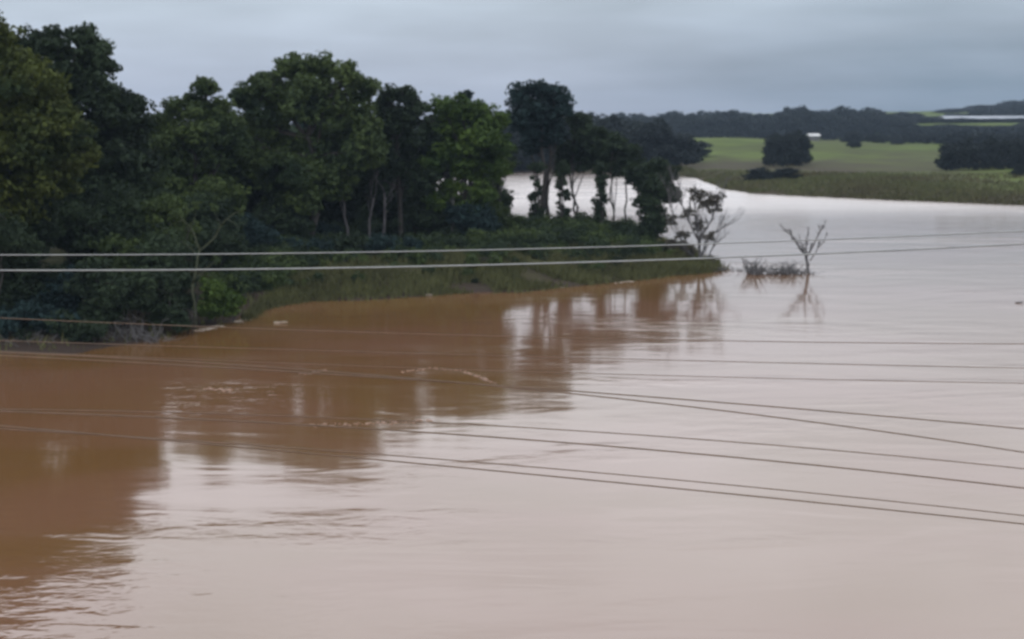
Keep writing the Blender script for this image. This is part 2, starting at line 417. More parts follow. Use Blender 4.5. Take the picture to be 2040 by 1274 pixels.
G1 = 'tall trees of the wooded bank'
tree('broadleaf_tree', 'tall yellow-green tree cut by the left edge of the picture', 66, 10,
     [(-130, 120, 110), (-40, 70, 60), (-50, 190, 110), (10, 120, 62), (60, 190, 65), (110, 250, 50), (150, 300, 45), (20, 280, 90), (-90, 330, 120), (70, 340, 70), (-30, 420, 90)], 'yellow', .19, group=G1, seed=11, trunk_r=.3)
tree('broadleaf_tree', 'dark green round-topped tree behind the yellow-green tree', 76, 150,
     [(60, 90, 42), (110, 92, 42), (165, 88, 42), (185, 125, 40), (130, 150, 60), (70, 160, 60), (185, 190, 45), (210, 240, 50), (130, 260, 70), (230, 320, 50), (160, 370, 75)], 'dark', .2, group=G1, seed=12, trunk_r=.3)
tree('broadleaf_tree', 'lower dark tree sloping down right of the round-topped tree', 78, 255,
     [(230, 200, 36), (258, 215, 38), (275, 255, 35), (240, 280, 48), (285, 310, 32), (250, 360, 52), (290, 400, 45), (240, 440, 50)], 'dark', .2, group=G1, seed=13)
tree('broadleaf_tree', 'small-topped mid green tree in the dip between the two tallest crowns', 88, 400,
     [(408, 172, 24), (385, 205, 28), (345, 225, 28), (430, 215, 32), (395, 260, 50), (340, 290, 38), (440, 290, 50), (370, 350, 58), (430, 390, 60), (350, 420, 45), (320, 250, 30), (455, 245, 30), (465, 290, 34)], 'mid', .2, group=G1, seed=14)
tree('broadleaf_tree', 'broad domed tree, tallest in the middle of the wooded bank', 92, 620,
     [(575, 135, 32), (612, 132, 30), (650, 135, 30), (560, 185, 40), (640, 185, 48), (690, 150, 32), (725, 178, 34), (530, 165, 34), (495, 200, 36), (600, 200, 62), (690, 230, 55), (525, 250, 55), (480, 290, 45), (620, 290, 60), (720, 300, 50), (550, 340, 50), (660, 360, 45), (600, 345, 40, -3), (610, 395, 38, -2), (560, 400, 40)], 'mid', .21, group=G1, seed=15, trunk_r=.4)
tree('broadleaf_tree', 'dark flat-topped tree right of the broad domed tree', 97, 800,
     [(780, 190, 24), (815, 190, 22), (830, 215, 24), (795, 235, 42), (765, 270, 42), (825, 290, 42), (790, 330, 45), (745, 350, 38), (835, 360, 34), (760, 215, 22), (755, 245, 28), (855, 245, 22), (860, 280, 28)], 'dark', .2, group=G1, seed=16)
tree('broadleaf_tree', 'light green rounded tree left of the lone tall dark tree', 97, 925,
     [(885, 220, 30), (920, 218, 32), (955, 225, 30), (985, 245, 28), (1000, 290, 26), (900, 270, 45), (955, 280, 45), (870, 320, 34), (930, 335, 42), (985, 335, 32), (960, 385, 28), (900, 375, 26), (930, 410, 26), (870, 400, 24)], 'bright', .2, group=G1, seed=17)
tree('broadleaf_tree', 'thin dark treetop poking above the light green tree', 118, 930,
     [(930, 190, 13), (932, 215, 18), (928, 245, 24), (930, 280, 30)], 'blue', .22, group=G1, seed=18)
tree('broadleaf_tree', 'tall dark blue-green tree with a dense crown over bare trunks', 110, 1075,
     [(1040, 185, 26), (1075, 182, 28), (1110, 190, 27), (1125, 215, 22), (1055, 222, 38), (1095, 230, 38), (1030, 240, 26), (1070, 262, 34), (1105, 268, 26), (1060, 292, 24)], 'blue', .22, group=G1, seed=19, cover=2.4, trunk_r=.28, stems=2)
G2 = 'slender trees along the spit'
tree('slender_tree', 'thin tree right beside the tall dark blue-green tree', 112, 1165,
     [(1150, 238, 22), (1165, 250, 24), (1190, 268, 26), (1160, 285, 30), (1200, 300, 30), (1165, 325, 24), (1130, 300, 26), (1120, 330, 20)], 'dark', .2, group=G2, seed=20, trunk_r=.16, stems=2)
tree('slender_tree', 'small dark tree leaning over the pale gap in mid spit', 110, 1235,
     [(1225, 290, 24), (1250, 305, 26), (1210, 325, 24), (1240, 335, 26), (1265, 330, 22)], 'dark', .2, group=G2, seed=21, trunk_r=.14, stems=2)
tree('dense_tree', 'dense black-green low tree near the tip of the spit', 103, 1300,
     [(1270, 345, 24), (1300, 342, 26), (1328, 348, 24), (1300, 372, 34), (1335, 385, 22), (1278, 372, 18), (1290, 405, 28), (1305, 440, 30), (1290, 465, 26)], 'dark', .19, group=G2, seed=22, trunk_r=.16, flat=1)
tree('slender_tree', 'slim tree under the light green crown beside the first pale gap', 104, 1000,
     [(985, 320, 24), (1010, 328, 14), (990, 352, 20), (970, 385, 26), (985, 415, 18)], 'mid', .19, group=G2, seed=23, trunk_r=.14)
# trunks that divide the pale gaps
for i, (x, D, lb, sd_, lab) in enumerate([
    (1067, 106, [(1062, 335, 11), (1068, 352, 9), (1066, 375, 8), (1070, 398, 9), (1068, 425, 14)], 31, 'leafy thin stem between first and second pale gap'),
    (1121, 107, [(1118, 338, 13), (1122, 358, 10), (1118, 380, 9), (1122, 400, 10), (1116, 424, 16)], 32, 'leafy thin stem between second and third pale gap'),
    (1196, 105, [(1190, 342, 15), (1196, 362, 11), (1200, 385, 10), (1194, 410, 12), (1200, 432, 15)], 33, 'leafy thin stem between third and fourth pale gap')]):
    q_ = random.Random(sd_); lb = [(x + q_.uniform(-9, 9), 332 + 104 * (j + q_.random()) / 13, q_.uniform(5, 11)) for j in range(13)] + [(x + q_.uniform(-6, 6), 335, 14), (x, 432, 14)]
    tree('thin_tree', lab, D, x, lb, 'dark', .15, group='thin stems dividing the pale gaps', seed=sd_, trunk_r=.13, back=False, puff=.5)

# ---- inner trees : the dark depth of the wood
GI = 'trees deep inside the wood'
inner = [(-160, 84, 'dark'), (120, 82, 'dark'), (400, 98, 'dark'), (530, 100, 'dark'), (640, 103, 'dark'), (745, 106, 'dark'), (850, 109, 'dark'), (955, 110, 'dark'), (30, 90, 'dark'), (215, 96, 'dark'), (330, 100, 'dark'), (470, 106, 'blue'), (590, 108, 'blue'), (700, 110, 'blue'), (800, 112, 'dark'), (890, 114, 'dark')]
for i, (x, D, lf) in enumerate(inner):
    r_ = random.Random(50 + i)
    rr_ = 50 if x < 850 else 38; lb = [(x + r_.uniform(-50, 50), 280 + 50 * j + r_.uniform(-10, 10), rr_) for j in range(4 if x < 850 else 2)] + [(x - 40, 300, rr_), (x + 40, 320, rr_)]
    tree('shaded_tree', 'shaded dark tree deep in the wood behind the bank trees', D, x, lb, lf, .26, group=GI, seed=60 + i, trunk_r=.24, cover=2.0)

# ---- bushes along the bank
GB = 'bushes along the foot of the wooded bank'
bushes = [
 (-60, 62.5, [(-80, 560, 70), (-20, 600, 60), (-110, 640, 60)], 'dark', 'large dark bush at the left edge above the waterline'),
 (40, 64, [(20, 520, 60), (75, 560, 50), (30, 600, 50)], 'dark', 'dark bush by the left edge under the yellow-green tree'),
 (130, 64.5, [(110, 590, 48), (160, 560, 44), (150, 620, 40)], 'blue', 'dark blue-green bush overhanging muddy bank at left'),
 (30, 68, [(0, 430, 60), (70, 440, 60), (30, 490, 60)], 'dark', 'tall dark shrub filling the gap below the yellow-green crown'),
 (170, 70, [(130, 450, 55), (200, 470, 55), (170, 510, 50)], 'dark', 'tall black-green shrub below the round-topped tree'),
 (260, 68, [(230, 500, 46), (280, 520, 44), (255, 550, 36)], 'mid', 'olive shrub on the mud slope left of the forked sapling'),
 (320, 72, [(300, 440, 46), (345, 470, 42), (330, 420, 44)], 'mid', 'tall green shrub behind the forked sapling'),
 (355, 67, [(345, 560, 36), (365, 600, 30), (340, 615, 26)], 'dark', 'round dark shrub at the corner of the bank'),
 (420, 68, [(415, 575, 28), (440, 590, 30), (420, 612, 28), (452, 615, 22), (470, 600, 18)], 'bright', 'light green leafy bush over the white foam line'),
 (420, 80, [(400, 480, 38), (450, 490, 40), (420, 520, 34)], 'dark', 'dark shrub right behind the light green leafy bush'),
 (500, 86, [(480, 460, 40), (520, 480, 40), (500, 500, 34)], 'blue', 'blue-green shrub where the bank turns inland'),
 (560, 90, [(540, 430, 44), (590, 450, 40), (560, 480, 34)], 'dark', 'dark shrub below the left side of the domed tree'),
 (640, 96, [(620, 460, 28), (660, 470, 26)], 'blue', 'low blue-green shrub below the domed tree'),
 (760, 98, [(740, 455, 26), (790, 460, 28), (770, 470, 22)], 'dark', 'low dark shrub below the flat-topped tree'),
 (850, 98, [(840, 430, 32), (875, 450, 30), (850, 465, 24)], 'dark', 'dark shrub near the white specks of light'),
 (940, 96, [(920, 430, 34), (960, 440, 32), (940, 465, 30)], 'blue', 'wide blue-green shrub left of the first pale gap'),
 (1010, 100, [(1000, 430, 22), (1035, 445, 18), (1010, 460, 22)], 'mid', 'rounded shrub right below the first pale gap'),
 (1095, 102, [(1080, 448, 16), (1115, 448, 16)], 'mid', 'low shrub below the second pale gap'),
 (1160, 103, [(1150, 452, 16), (1180, 456, 16)], 'mid', 'low olive shrub below the third pale gap'),
 (1235, 102, [(1215, 465, 16), (1250, 466, 18)], 'dark', 'low dark shrub below the fourth pale gap'),
 (1355, 97, [(1340, 485, 12), (1362, 490, 12)], 'dry', 'dry low shrub at the foot of the last tree'),
 (700, 84, [(680, 520, 20), (725, 525, 18)], 'mid', 'small green bush on the grass below the domed tree'),
 (960, 84, [(940, 520, 16), (985, 515, 16)], 'mid', 'small green bush on the grass left of mid spit'),
 (1180, 89, [(1165, 530, 13), (1195, 532, 14)], 'mid', 'small green bush at the outer edge of the spit'),
 (-40, 61.5, [(-60, 470, 80), (20, 480, 60), (-90, 380, 80)], 'dark', 'tall dark bush at the left edge reaching up to the yellow-green crown'),
 (210, 63.5, [(190, 560, 52), (240, 590, 44), (215, 620, 34), (170, 630, 34)], 'dark', 'dark bush on the bank left of the exposed mud'),
 (90, 61.8, [(60, 625, 40), (110, 640, 34), (20, 640, 36)], 'blue', 'low dark bush touching the water at left'),
 (285, 64.5, [(265, 575, 40), (310, 560, 40), (300, 600, 34)], 'dark', 'dark bush over the exposed mud at the bank foot'),
 (330, 68, [(310, 500, 50), (365, 520, 42), (335, 545, 40)], 'dark', 'dark rounded shrub just left of the forked sapling'),
 (270, 72, [(240, 420, 60), (290, 450, 55), (240, 480, 50)], 'dark', 'tall dark shrub below the sloping tree'),
 (400, 84, [(370, 430, 55), (430, 440, 50), (400, 470, 50)], 'dark', 'tall dark shrub behind the fork of the sapling'),
 (480, 84, [(460, 520, 30), (500, 530, 28), (478, 545, 22)], 'dark', 'low dark shrub right of the light green leafy bush'),
 (610, 86, [(585, 500, 34), (635, 505, 34), (610, 520, 28)], 'blue', 'low blue-black shrub below the domed tree, left one'),
 (690, 88, [(670, 490, 30), (715, 495, 32), (690, 510, 26)], 'dark', 'low black-green shrub below the domed tree, right one'),
 (790, 88, [(765, 490, 30), (815, 495, 30), (790, 508, 26)], 'blue', 'low blue-black shrub below the flat-topped tree'),
 (880, 90, [(855, 485, 28), (905, 490, 30), (880, 505, 22)], 'dark', 'low dark shrub below the light green tree, left one'),
 (965, 92, [(945, 480, 26), (990, 485, 26), (965, 500, 22)], 'mid', 'low green shrub below the light green tree, right one'),
 (1050, 95, [(1030, 482, 20), (1070, 486, 22)], 'dark', 'low dark shrub on the spit below the first two pale gaps'),
 (1140, 97, [(1120, 486, 18), (1160, 488, 20)], 'mid', 'low green shrub on the spit below the third pale gap'),
 (1220, 98, [(1200, 490, 18), (1240, 492, 18), (1265, 488, 16)], 'dark', 'low dark shrub on the spit below the fourth pale gap'),
 (1300, 98, [(1285, 495, 16), (1320, 498, 16)], 'dark', 'low dark shrub beneath the dense black-green tree'),
 (150, 61.6, [(130, 650, 34), (180, 655, 30), (155, 670, 22)], 'dark', 'low black-green bush hanging to the water between drift heap and roots'),
 (340, 64.6, [(320, 630, 30), (355, 640, 26), (340, 615, 26)], 'dark', 'low dark bush just left of the sapling foot'),
 (20, 61.4, [(0, 665, 26), (45, 670, 22)], 'dark', 'small dark bush above the drift heap'),
 (560, 82, [(540, 545, 17), (585, 548, 16)], 'mid', 'small green bush beside the shallow water'),
]
for i, (x, D, lb, lf, lab) in enumerate(bushes):
    tree('bush', lab, D, x, lb, lf, .15, cat='bush', group=GB, seed=100 + i, trunk_r=.09, stems=3, cover=1.9)

# ---- forked sapling
def bare(mb, a, d, ln, r, lev, rng, spread=.55, up=.25):
    e = a + d * ln
    limb(mb, a, e, r, r * .62, rng, .08, 4, 5 if lev < 3 else 4)
    if lev <= 0: return
    for _ in range(rng.choice((2, 3))):
        nd_ = (d + Vector((rng.uniform(-1, 1), rng.uniform(-1, 1), rng.uniform(-.5, .8))) * spread + Vector((0, 0, up))).normalized()
        t = rng.uniform(.6, 1)
        bare(mb, a + d * ln * t, nd_, ln * rng.uniform(.6, .85), r * .58, lev - 1, rng, spread, up)
r_ = random.Random(5)
b = on(388, 655, .3); b.y = 66.5; b.x = at(386, 600, 66.5).x
s = empty('sapling', b); tag(s, 'thin pale forked sapling at the corner of the bank', 'sapling')
mb = MB(); Ds = 66.5
def q(px, py): return at(px, py, Ds) - b
limb(mb, Vector((0, 0, -.4)), q(384, 565), .07, .06, r_, .02)
limb(mb, q(384, 565), q(398, 500), .06, .05, r_, .03)
limb(mb, q(398, 500), q(440, 450), .045, .03, r_, .08); limb(mb, q(440, 450), q(482, 418), .03, .015, r_, .08)
limb(mb, q(398, 500), q(380, 455), .045, .03, r_, .05); limb(mb, q(380, 455), q(352, 425), .03, .012, r_, .05)
limb(mb, q(384, 560), q(430, 520), .035, .015, r_, .06); limb(mb, q(395, 510), q(360, 480), .03, .012, r_, .06)
for a_, b_ in [((440, 450), (425, 415)), ((380, 455), (390, 410)), ((455, 437), (478, 455)), ((365, 440), (340, 448))]:
    limb(mb, q(*a_), q(*b_), .02, .008, r_, .06)
mb.build('trunk', M['green_bark'], s)
rs = np.random.RandomState(3)
V, Fc = leaves([(tuple(q(478, 420)), .28), (tuple(q(352, 425)), .3), (tuple(q(428, 415)), .25), (tuple(q(390, 408)), .25), (tuple(q(432, 520)), .25)], .12, rs, .7)
mesh_obj('crown', V, Fc, M['mid'], s)

# ---- pale bare trunks showing in the dark wood
for i, (x, D, top, lean, lab) in enumerate([(690, 94, 385, -12, 'pale leaning trunk in the dark under the domed tree'), (735, 95, 395, 10, 'pale bare trunk left of a twin in the dark wood'),
                                       (758, 96, 385, 8, 'pale bare trunk right of its twin in the dark wood'), (897, 97, 400, 6, 'grey bare trunk beside the white specks of light')]):
    r_ = random.Random(20 + i); b = at(x, 500, D); b.z = sample(TB, b.x, D) - .2
    o = empty('bare_tree', b); tag(o, lab, 'tree', 'pale trunks inside the wood'); mb = MB()
    e = at(x + lean, top, D) - b
    limb(mb, Vector((0, 0, 0)), e, .12, .06, r_, .05)
    for k in range(3): bare(mb, e * (.7 + .15 * k), Vector((r_.uniform(-.6, .6), r_.uniform(-.4, .4), .8)).normalized(), .9, .03, 2, r_)
    mb.build('trunk', M['pale_bark'], o)

# ---- half bare tree at the tip of the spit
def barecrown(name, label, base, D, segs, wood, leafspec, seed, size=.12, r0=.12, lev=3, ln=.8):
    r_ = random.Random(seed); b = at(base[0], base[1], D); b.z = -.3
    o = empty(name, b); tag(o, label, 'tree'); mb = MB()
    qq = lambda px, py: at(px, py, D) - b
    for (p0, p1, ra, rb) in segs:
        a_, e_ = qq(*p0), qq(*p1)
        if p0 == base: a_ = Vector((0, 0, 0))
        pts = limb(mb, a_, e_, ra, rb, r_, .06)
        for k in range(4):
            bare(mb, pts[r_.choice((2, 3, 4))], ((e_ - a_).normalized() + Vector((r_.uniform(-.8, .8), r_.uniform(-.9, .9), r_.uniform(0, .5)))).normalized(), ln * r_.uniform(.6, 1.1), max(rb * .8, .028), lev - 1, r_)
        bare(mb, e_, (e_ - a_).normalized(), ln, max(rb * .9, .028), lev, r_)
    mb.build('trunk', M[wood], o)
    if leafspec:
        V, Fc = leaves([(tuple(at(x, y, D) - b + Vector((0, dy, 0))), r / F * D) for x, y, r, dy in leafspec], size, np.random.RandomState(seed), 1.1, puff=.3)
        mesh_obj('crown', V, Fc, M['dry'], o)
    return o
barecrown('half_bare_tree', 'half bare grey tree leaning at the tip of the spit', (1398, 535), 95.5,
    [((1398, 535), (1392, 480), .13, .09), ((1398, 535), (1350, 470), .07, .03), ((1398, 535), (1425, 480), .06, .03), ((1350, 470), (1335, 400), .03, .02), ((1392, 480), (1440, 455), .04, .02), ((1392, 480), (1368, 430), .07, .04), ((1392, 480), (1418, 435), .07, .04), ((1368, 430), (1350, 385), .04, .02), ((1418, 435), (1428, 410), .04, .02), ((1394, 490), (1385, 410), .06, .03)],
    'wet_bark', [(1408, 398, 26, 0), (1425, 412, 20, .5), (1385, 385, 18, -.4), (1372, 425, 16, .3), (1395, 450, 16, .4), (1360, 470, 16, 0), (1432, 392, 14, .2), (1340, 440, 16, .5), (1375, 500, 16, .3), (1412, 470, 14, -.3), (1418, 520, 12, 0)], 41, .13, lev=4, ln=.8)
barecrown('drowned_tree', 'bare drowned tree standing in open water off the spit', (1612, 545), 90.5,
    [((1612, 545), (1606, 512), .10, .08), ((1606, 512), (1582, 476), .06, .03), ((1606, 512), (1624, 480), .07, .035), ((1624, 480), (1636, 458), .035, .02), ((1612, 530), (1596, 486), .05, .03), ((1614, 520), (1640, 482), .04, .02), ((1608, 515), (1588, 488), .04, .02), ((1606, 505), (1609, 470), .045, .025), ((1582, 476), (1566, 462), .03, .02)],
    'wet_bark', None, 42, lev=4, ln=.26, r0=.1)

# ---- drift pile, snag and twigs in the water beside the drowned tree
def pile(name, label, px0, px1, py, D, n, hmax, seed, cat='driftwood', r=.03):
    r_ = random.Random(seed); c = at((px0 + px1) / 2, py, D); c.z = 0
    o = empty(name, c); tag(o, label, cat); mb = MB(); w = (px1 - px0) / F * D / 2
    for _ in range(n):
        x = r_.uniform(-w, w); y = r_.uniform(-.8, .8)
        a_ = Vector((x, y, -.1)); k = 1 - (x / w) ** 2 * .6
        e_ = a_ + Vector((r_.uniform(-.8, .8), r_.uniform(-.6, .6), r_.uniform(.15, 1) * hmax * k))
        limb(mb, a_, e_, r * r_.uniform(.7, 1.6), .01, r_, .12, 3, 4)
        bare(mb, e_, Vector((r_.uniform(-1, 1), r_.uniform(-1, 1), .1)).normalized(), .3, .012, 1, r_)
    mb.build('branches', M['wet_bark'], o)
pile('drift_heap', 'grey heap of drift branches lodged at the left end of the bank', 5, 110, 692, 61.5, 90, .9, 17, r=.04)
pile('root_mass', 'exposed tangled roots at the muddy foot of the bank', 215, 330, 672, 63, 90, 1.1, 18, 'roots', .035)
pile('drift_pile', 'tangled mound of driftwood against the drowned tree', 1530, 1606, 545, 90.5, 120, .85, 7)
pile('snag', 'small dark snag poking up between spit and driftwood', 1494, 1514, 545, 90.5, 44, 1.3, 8, 'snag', .06)
pile('drift_branch', 'flat dark branch trailing in the water from the spit tip', 1395, 1460, 540, 92.5, 60, .4, 9, 'branch')

# ------------------------------------------------------------------ grass (uncountable)
def grass(name, pts, hmin, hmax, w, m, seed, label):
    rs = np.random.RandomState(seed); P = np.array(pts); n = len(P)
    th = rs.uniform(0, math.pi, n); h = rs.uniform(hmin, hmax, n); ww = w * rs.uniform(.6, 1.4, n)
    d = np.stack([np.cos(th), np.sin(th), np.zeros(n)], -1)
    ln = rs.normal(size=(n, 3)) * .35; ln[:, 2] = 1
    V = np.stack([P - d * ww[:, None], P + d * ww[:, None], P + ln * h[:, None]], 1).reshape(-1, 3)
    o = mesh_obj(name, V, np.arange(3 * n).reshape(-1, 3), m)
    return tag(o, label, 'grass', kind='stuff')
def undergrowth(name, label, spots, leafm, size, seed):
    V, Fc = leaves(spots, size, np.random.RandomState(seed), 1.9, puff=.5)
    return tag(mesh_obj(name, V, Fc, M[leafm]), label, 'undergrowth', kind='stuff')
r_ = random.Random(31); SA, SBk, SC = [], [], []
flx = [on(*p) for p in front if 300 <= p[0]]
while len(SA) < 520:
    t = r_.uniform(0, len(flx) - 1.001); i = int(t); p = flx[i].lerp(flx[i + 1], t - i)
    k = r_.uniform(1.5, 26); x, y = p.x, p.y + k; z = sample(TB, x, y)
    if z < .3: continue
    if k < 5.5 and r_.random() < .85: continue
    rr = r_.uniform(.3, .75) * (.6 + min(k, 12) / 14); (SA if r_.random() < .55 else SBk).append(((x, y, z + rr * .3), rr))
while len(SC) < 120:
    px = r_.uniform(430, 1000); D = r_.uniform(101, 110); x = (px - 1020) / F * D * 1.01; z = sample(TB, x, D)
    rr = r_.uniform(.8, 1.5); SC.append(((x, D, z + r_.uniform(.2, 4.2 if px < 880 else 2.6)), rr))
undergrowth('undergrowth', 'low tangled weeds and brambles on the bank', SA, 'dark', .13, 1)
undergrowth('green_undergrowth', 'fresher green weeds scattered over the bank', SBk, 'mid', .13, 2)
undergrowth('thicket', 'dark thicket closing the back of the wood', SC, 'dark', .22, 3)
r_ = random.Random(77); pts = []
fl = [on(*p) for p in front]
while len(pts) < 60000:
    t = r_.uniform(0, len(fl) - 1.001); i = int(t); p = fl[i].lerp(fl[i + 1], t - i)
    k = r_.random() ** 1.3 * (24 if p.x > -22 else 7)
    x, y = p.x + r_.uniform(-1, 1), p.y + k
    if x < -45 or (x < -13.5 and r_.random() < .98): continue
    y -= r_.random() ** 4 * 2.2; z = sample(TB, x, y)
    if z < -.28: continue
    if mnoise.noise(Vector((x * .35, y * .35, 0))) < -.28 + r_.uniform(-.1, .1): continue
    pts.append((x, y, z - .03))
m_grass = mat('grass_blades', (.062, .064, .026), .85, (.092, .096, .038), .25)
grass('bank_grass', pts, .15, .65, .05, m_grass, 1, 'rough olive grass covering the spit')
pts = []; fs = [on(*p) for p in shore if 1300 <= p[0] <= 2500]
while len(pts) < 26000:
    t = r_.uniform(0, len(fs) - 1.001); i = int(t); p = fs[i].lerp(fs[i + 1], t - i)
    x, y = p.x + r_.uniform(-2, 2), p.y + r_.random() ** 2 * 60 + .3
    z = sample(TF, x, y)
    if z < .05 or mnoise.noise(Vector((x * .1, y * .05, 3))) < -.38: continue
    pts.append((x, y, z - .05))
m_grass2 = mat('rank_grass', (.075, .066, .032), .85, (.085, .095, .035), .06)
grass('field_grass', pts, .2, .6, .12, m_grass2, 2, 'rank olive grass on the far shore')

# ------------------------------------------------------------------ far trees
def proto(seed, w, h, leaf, size, name='far_tree'):
    rng = random.Random(seed); rs = np.random.RandomState(seed)
    root = empty(name, (0, 0, 0)); lb = []
    for k in range(18):
        a = rng.uniform(0, 6.28); t = rng.random(); rr = w * .40 * math.sin(math.pi * min(.15 + t * .8, 1))
        lb.append((Vector((math.cos(a) * rr, math.sin(a) * rr, h * (.12 + .72 * t))), w * rng.uniform(.12, .24)))
    lb.append((Vector((0, 0, h * .45)), w * .33))
    V, Fc = leaves([(tuple(c), r) for c, r in lb], size, rs, 2.0, flat=1.0)
    mb = MB(); top = Vector((rng.uniform(-.5, .5), 0, h * .8)); pts = limb(mb, Vector((0, 0, -.5)), top, w * .035, .05, rng, .03)
    for c, r in lb: limb(mb, pts[2], c, w * .015, .03, rng, .08, 3, 4)
    mb.build('trunk', M['bark'], root); mesh_obj('crown', V, Fc, M[leaf], root)
    return root
used = set()
def copy_tree(src, loc, sx, sz, rz, label, cat, group):
    if src.name not in used: used.add(src.name); o = src
    else:
        o = src.copy(); COL.objects.link(o)
        for ch in list(src.children):
            c = ch.copy(); COL.objects.link(c); c.parent = o
    o.location = loc; o.scale = (sx, sx, sz); o.rotation_euler = (0, 0, rz); tag(o, label, cat, group)
    return o
PR = [proto(200 + i, 9, 11, 'far', .55) for i in range(5)]
def putfar(px, D, top_py, wpx, label, group, cat='tree', i=0):
    r = random.Random(px * 7 + D)
    p = at(px, 300, D); z = sample(TF, p.x, D); t = at(px, top_py, D).z
    h = max(t - z, 2.0); w = wpx / F * D
    copy_tree(PR[i % 5], (p.x, D, z - .2), w / 9, h / 11 / .97, r.uniform(0, 6.28), label, cat, group)
# wood on the opposite shore behind the spit
k = 0; r_ = random.Random(9)
for row, D in enumerate((266, 285, 310)):
    for x in range(560, 1345, 46):
        xx = x + r_.uniform(-12, 12) + row * 15
        top = 238 + r_.uniform(-6, 12) if xx < 1290 else 252 + (xx - 1290) * .35 + r_.uniform(-4, 8)
        putfar(xx, D + r_.uniform(-6, 6), top - row * 2, 105, 'hazy dark tree of the wood on the opposite shore behind the spit', 'wood on the opposite shore', i=k); k += 1
# treeline beyond the field
prof = [(1150, 236), (1200, 232), (1250, 228), (1300, 224), (1340, 222), (1370, 218), (1410, 222), (1440, 212), (1475, 218), (1510, 222), (1545, 220), (1580, 210), (1605, 205), (1630, 214), (1665, 212), (1700, 210), (1735, 218), (1770, 222), (1810, 226), (1850, 232), (1890, 238), (1930, 240), (1970, 242), (2010, 244), (2050, 244), (2100, 240)]
px_, py_ = zip(*prof)
for row, (D, dt) in enumerate(((560, 14), (600, 5), (640, 0))):
    for x in np.arange(1130 + row * 14, 2110, 34):
        xx = float(x) + r_.uniform(-8, 8)
        putfar(xx, D + r_.uniform(-12, 12), float(np.interp(xx, px_, py_)) + dt + r_.uniform(-4, 5), 70, 'hazy blue-dark tree in the treeline beyond the green field', 'treeline beyond the field', i=k); k += 1
for x in range(1150, 1365, 30):
    putfar(x, 430 + (x % 3) * 10, 262 + r_.uniform(-5, 5), 66, 'olive-dark tree standing before the treeline at the left of the field', 'nearer trees left of the field', i=k); k += 1
for j in range(14):
    putfar(1800 + j * 20, 500 + (j % 3) * 12, 250 + (j % 4) * 2, 50, 'dark tree of the low belt between the pale roof and the dense grove', 'tree belt below the pale roof', i=k); k += 1
for j in range(8):
    putfar(1905 + j * 20, 370 + (j % 3) * 10, 262 + (j % 3) * 2, 56, 'dark tree standing right behind the dense grove at right', 'trees behind the dense grove', i=k); k += 1
# boxy grove in the field
for x, D, t, w in ((1542, 262, 268, 46), (1568, 260, 262, 50), (1594, 262, 266, 46), (1554, 270, 260, 50), (1584, 271, 262, 50), (1546, 275, 262, 46), (1592, 275, 264, 46)):
    putfar(x, D, t, w, 'black-green tree of the small square grove standing in the field', 'square grove in the field', i=k); k += 1
# dark grove at the right
for j in range(12):
    putfar(1888 + j * 19, 232 + (j % 3) * 7, 276 + (6 if j % 2 else 0) - (4 if 3 < j < 8 else 0) + (8 if j == 0 else 0), 52, 'dark green tree of the dense grove by the right edge of the field', 'dense grove at the right of the field', i=k); k += 1
for j in range(9):
    putfar(1700 + j * 40, 430 + (j % 2) * 14, 262 + (j % 3) * 3, 56, 'dark tree in the broken hedge row crossing the back of the field', 'hedge row across the field', i=k); k += 1
# trees on the hill at the right horizon
for j in range(16):
    putfar(1850 + j * 15, 760 + (j % 2) * 25, 232 - j * 2.1 + (j % 3) * 2, 50, 'dark tree on the hillside just above the long pale roof', 'trees on the hillside', i=k); k += 1
for j in range(10):
    putfar(1885 + j * 22, 860 + (j % 2) * 20, 218 - j * 3.2 + (j % 3) * 2, 60, 'dark tree on the skyline of the hill at far right', 'trees on the hilltop', i=k); k += 1
# low bushes in the field
for (x, D, t, w, lab) in [(1515, 204, 340, 66, 'low dark bush left of its neighbour near the far shore'), (1568, 206, 344, 62, 'low dark bush right of its neighbour near the far shore'),
                          (1700, 370, 287, 30, 'small round bush in the middle of the field'), (1785, 420, 282, 24, 'small pale bush by the hedge row'), (2032, 205, 352, 30, 'dark bush at right edge near the far shore')]:
    putfar(x, D, t, w, lab, 'scattered field bushes', 'bush', i=k); k += 1

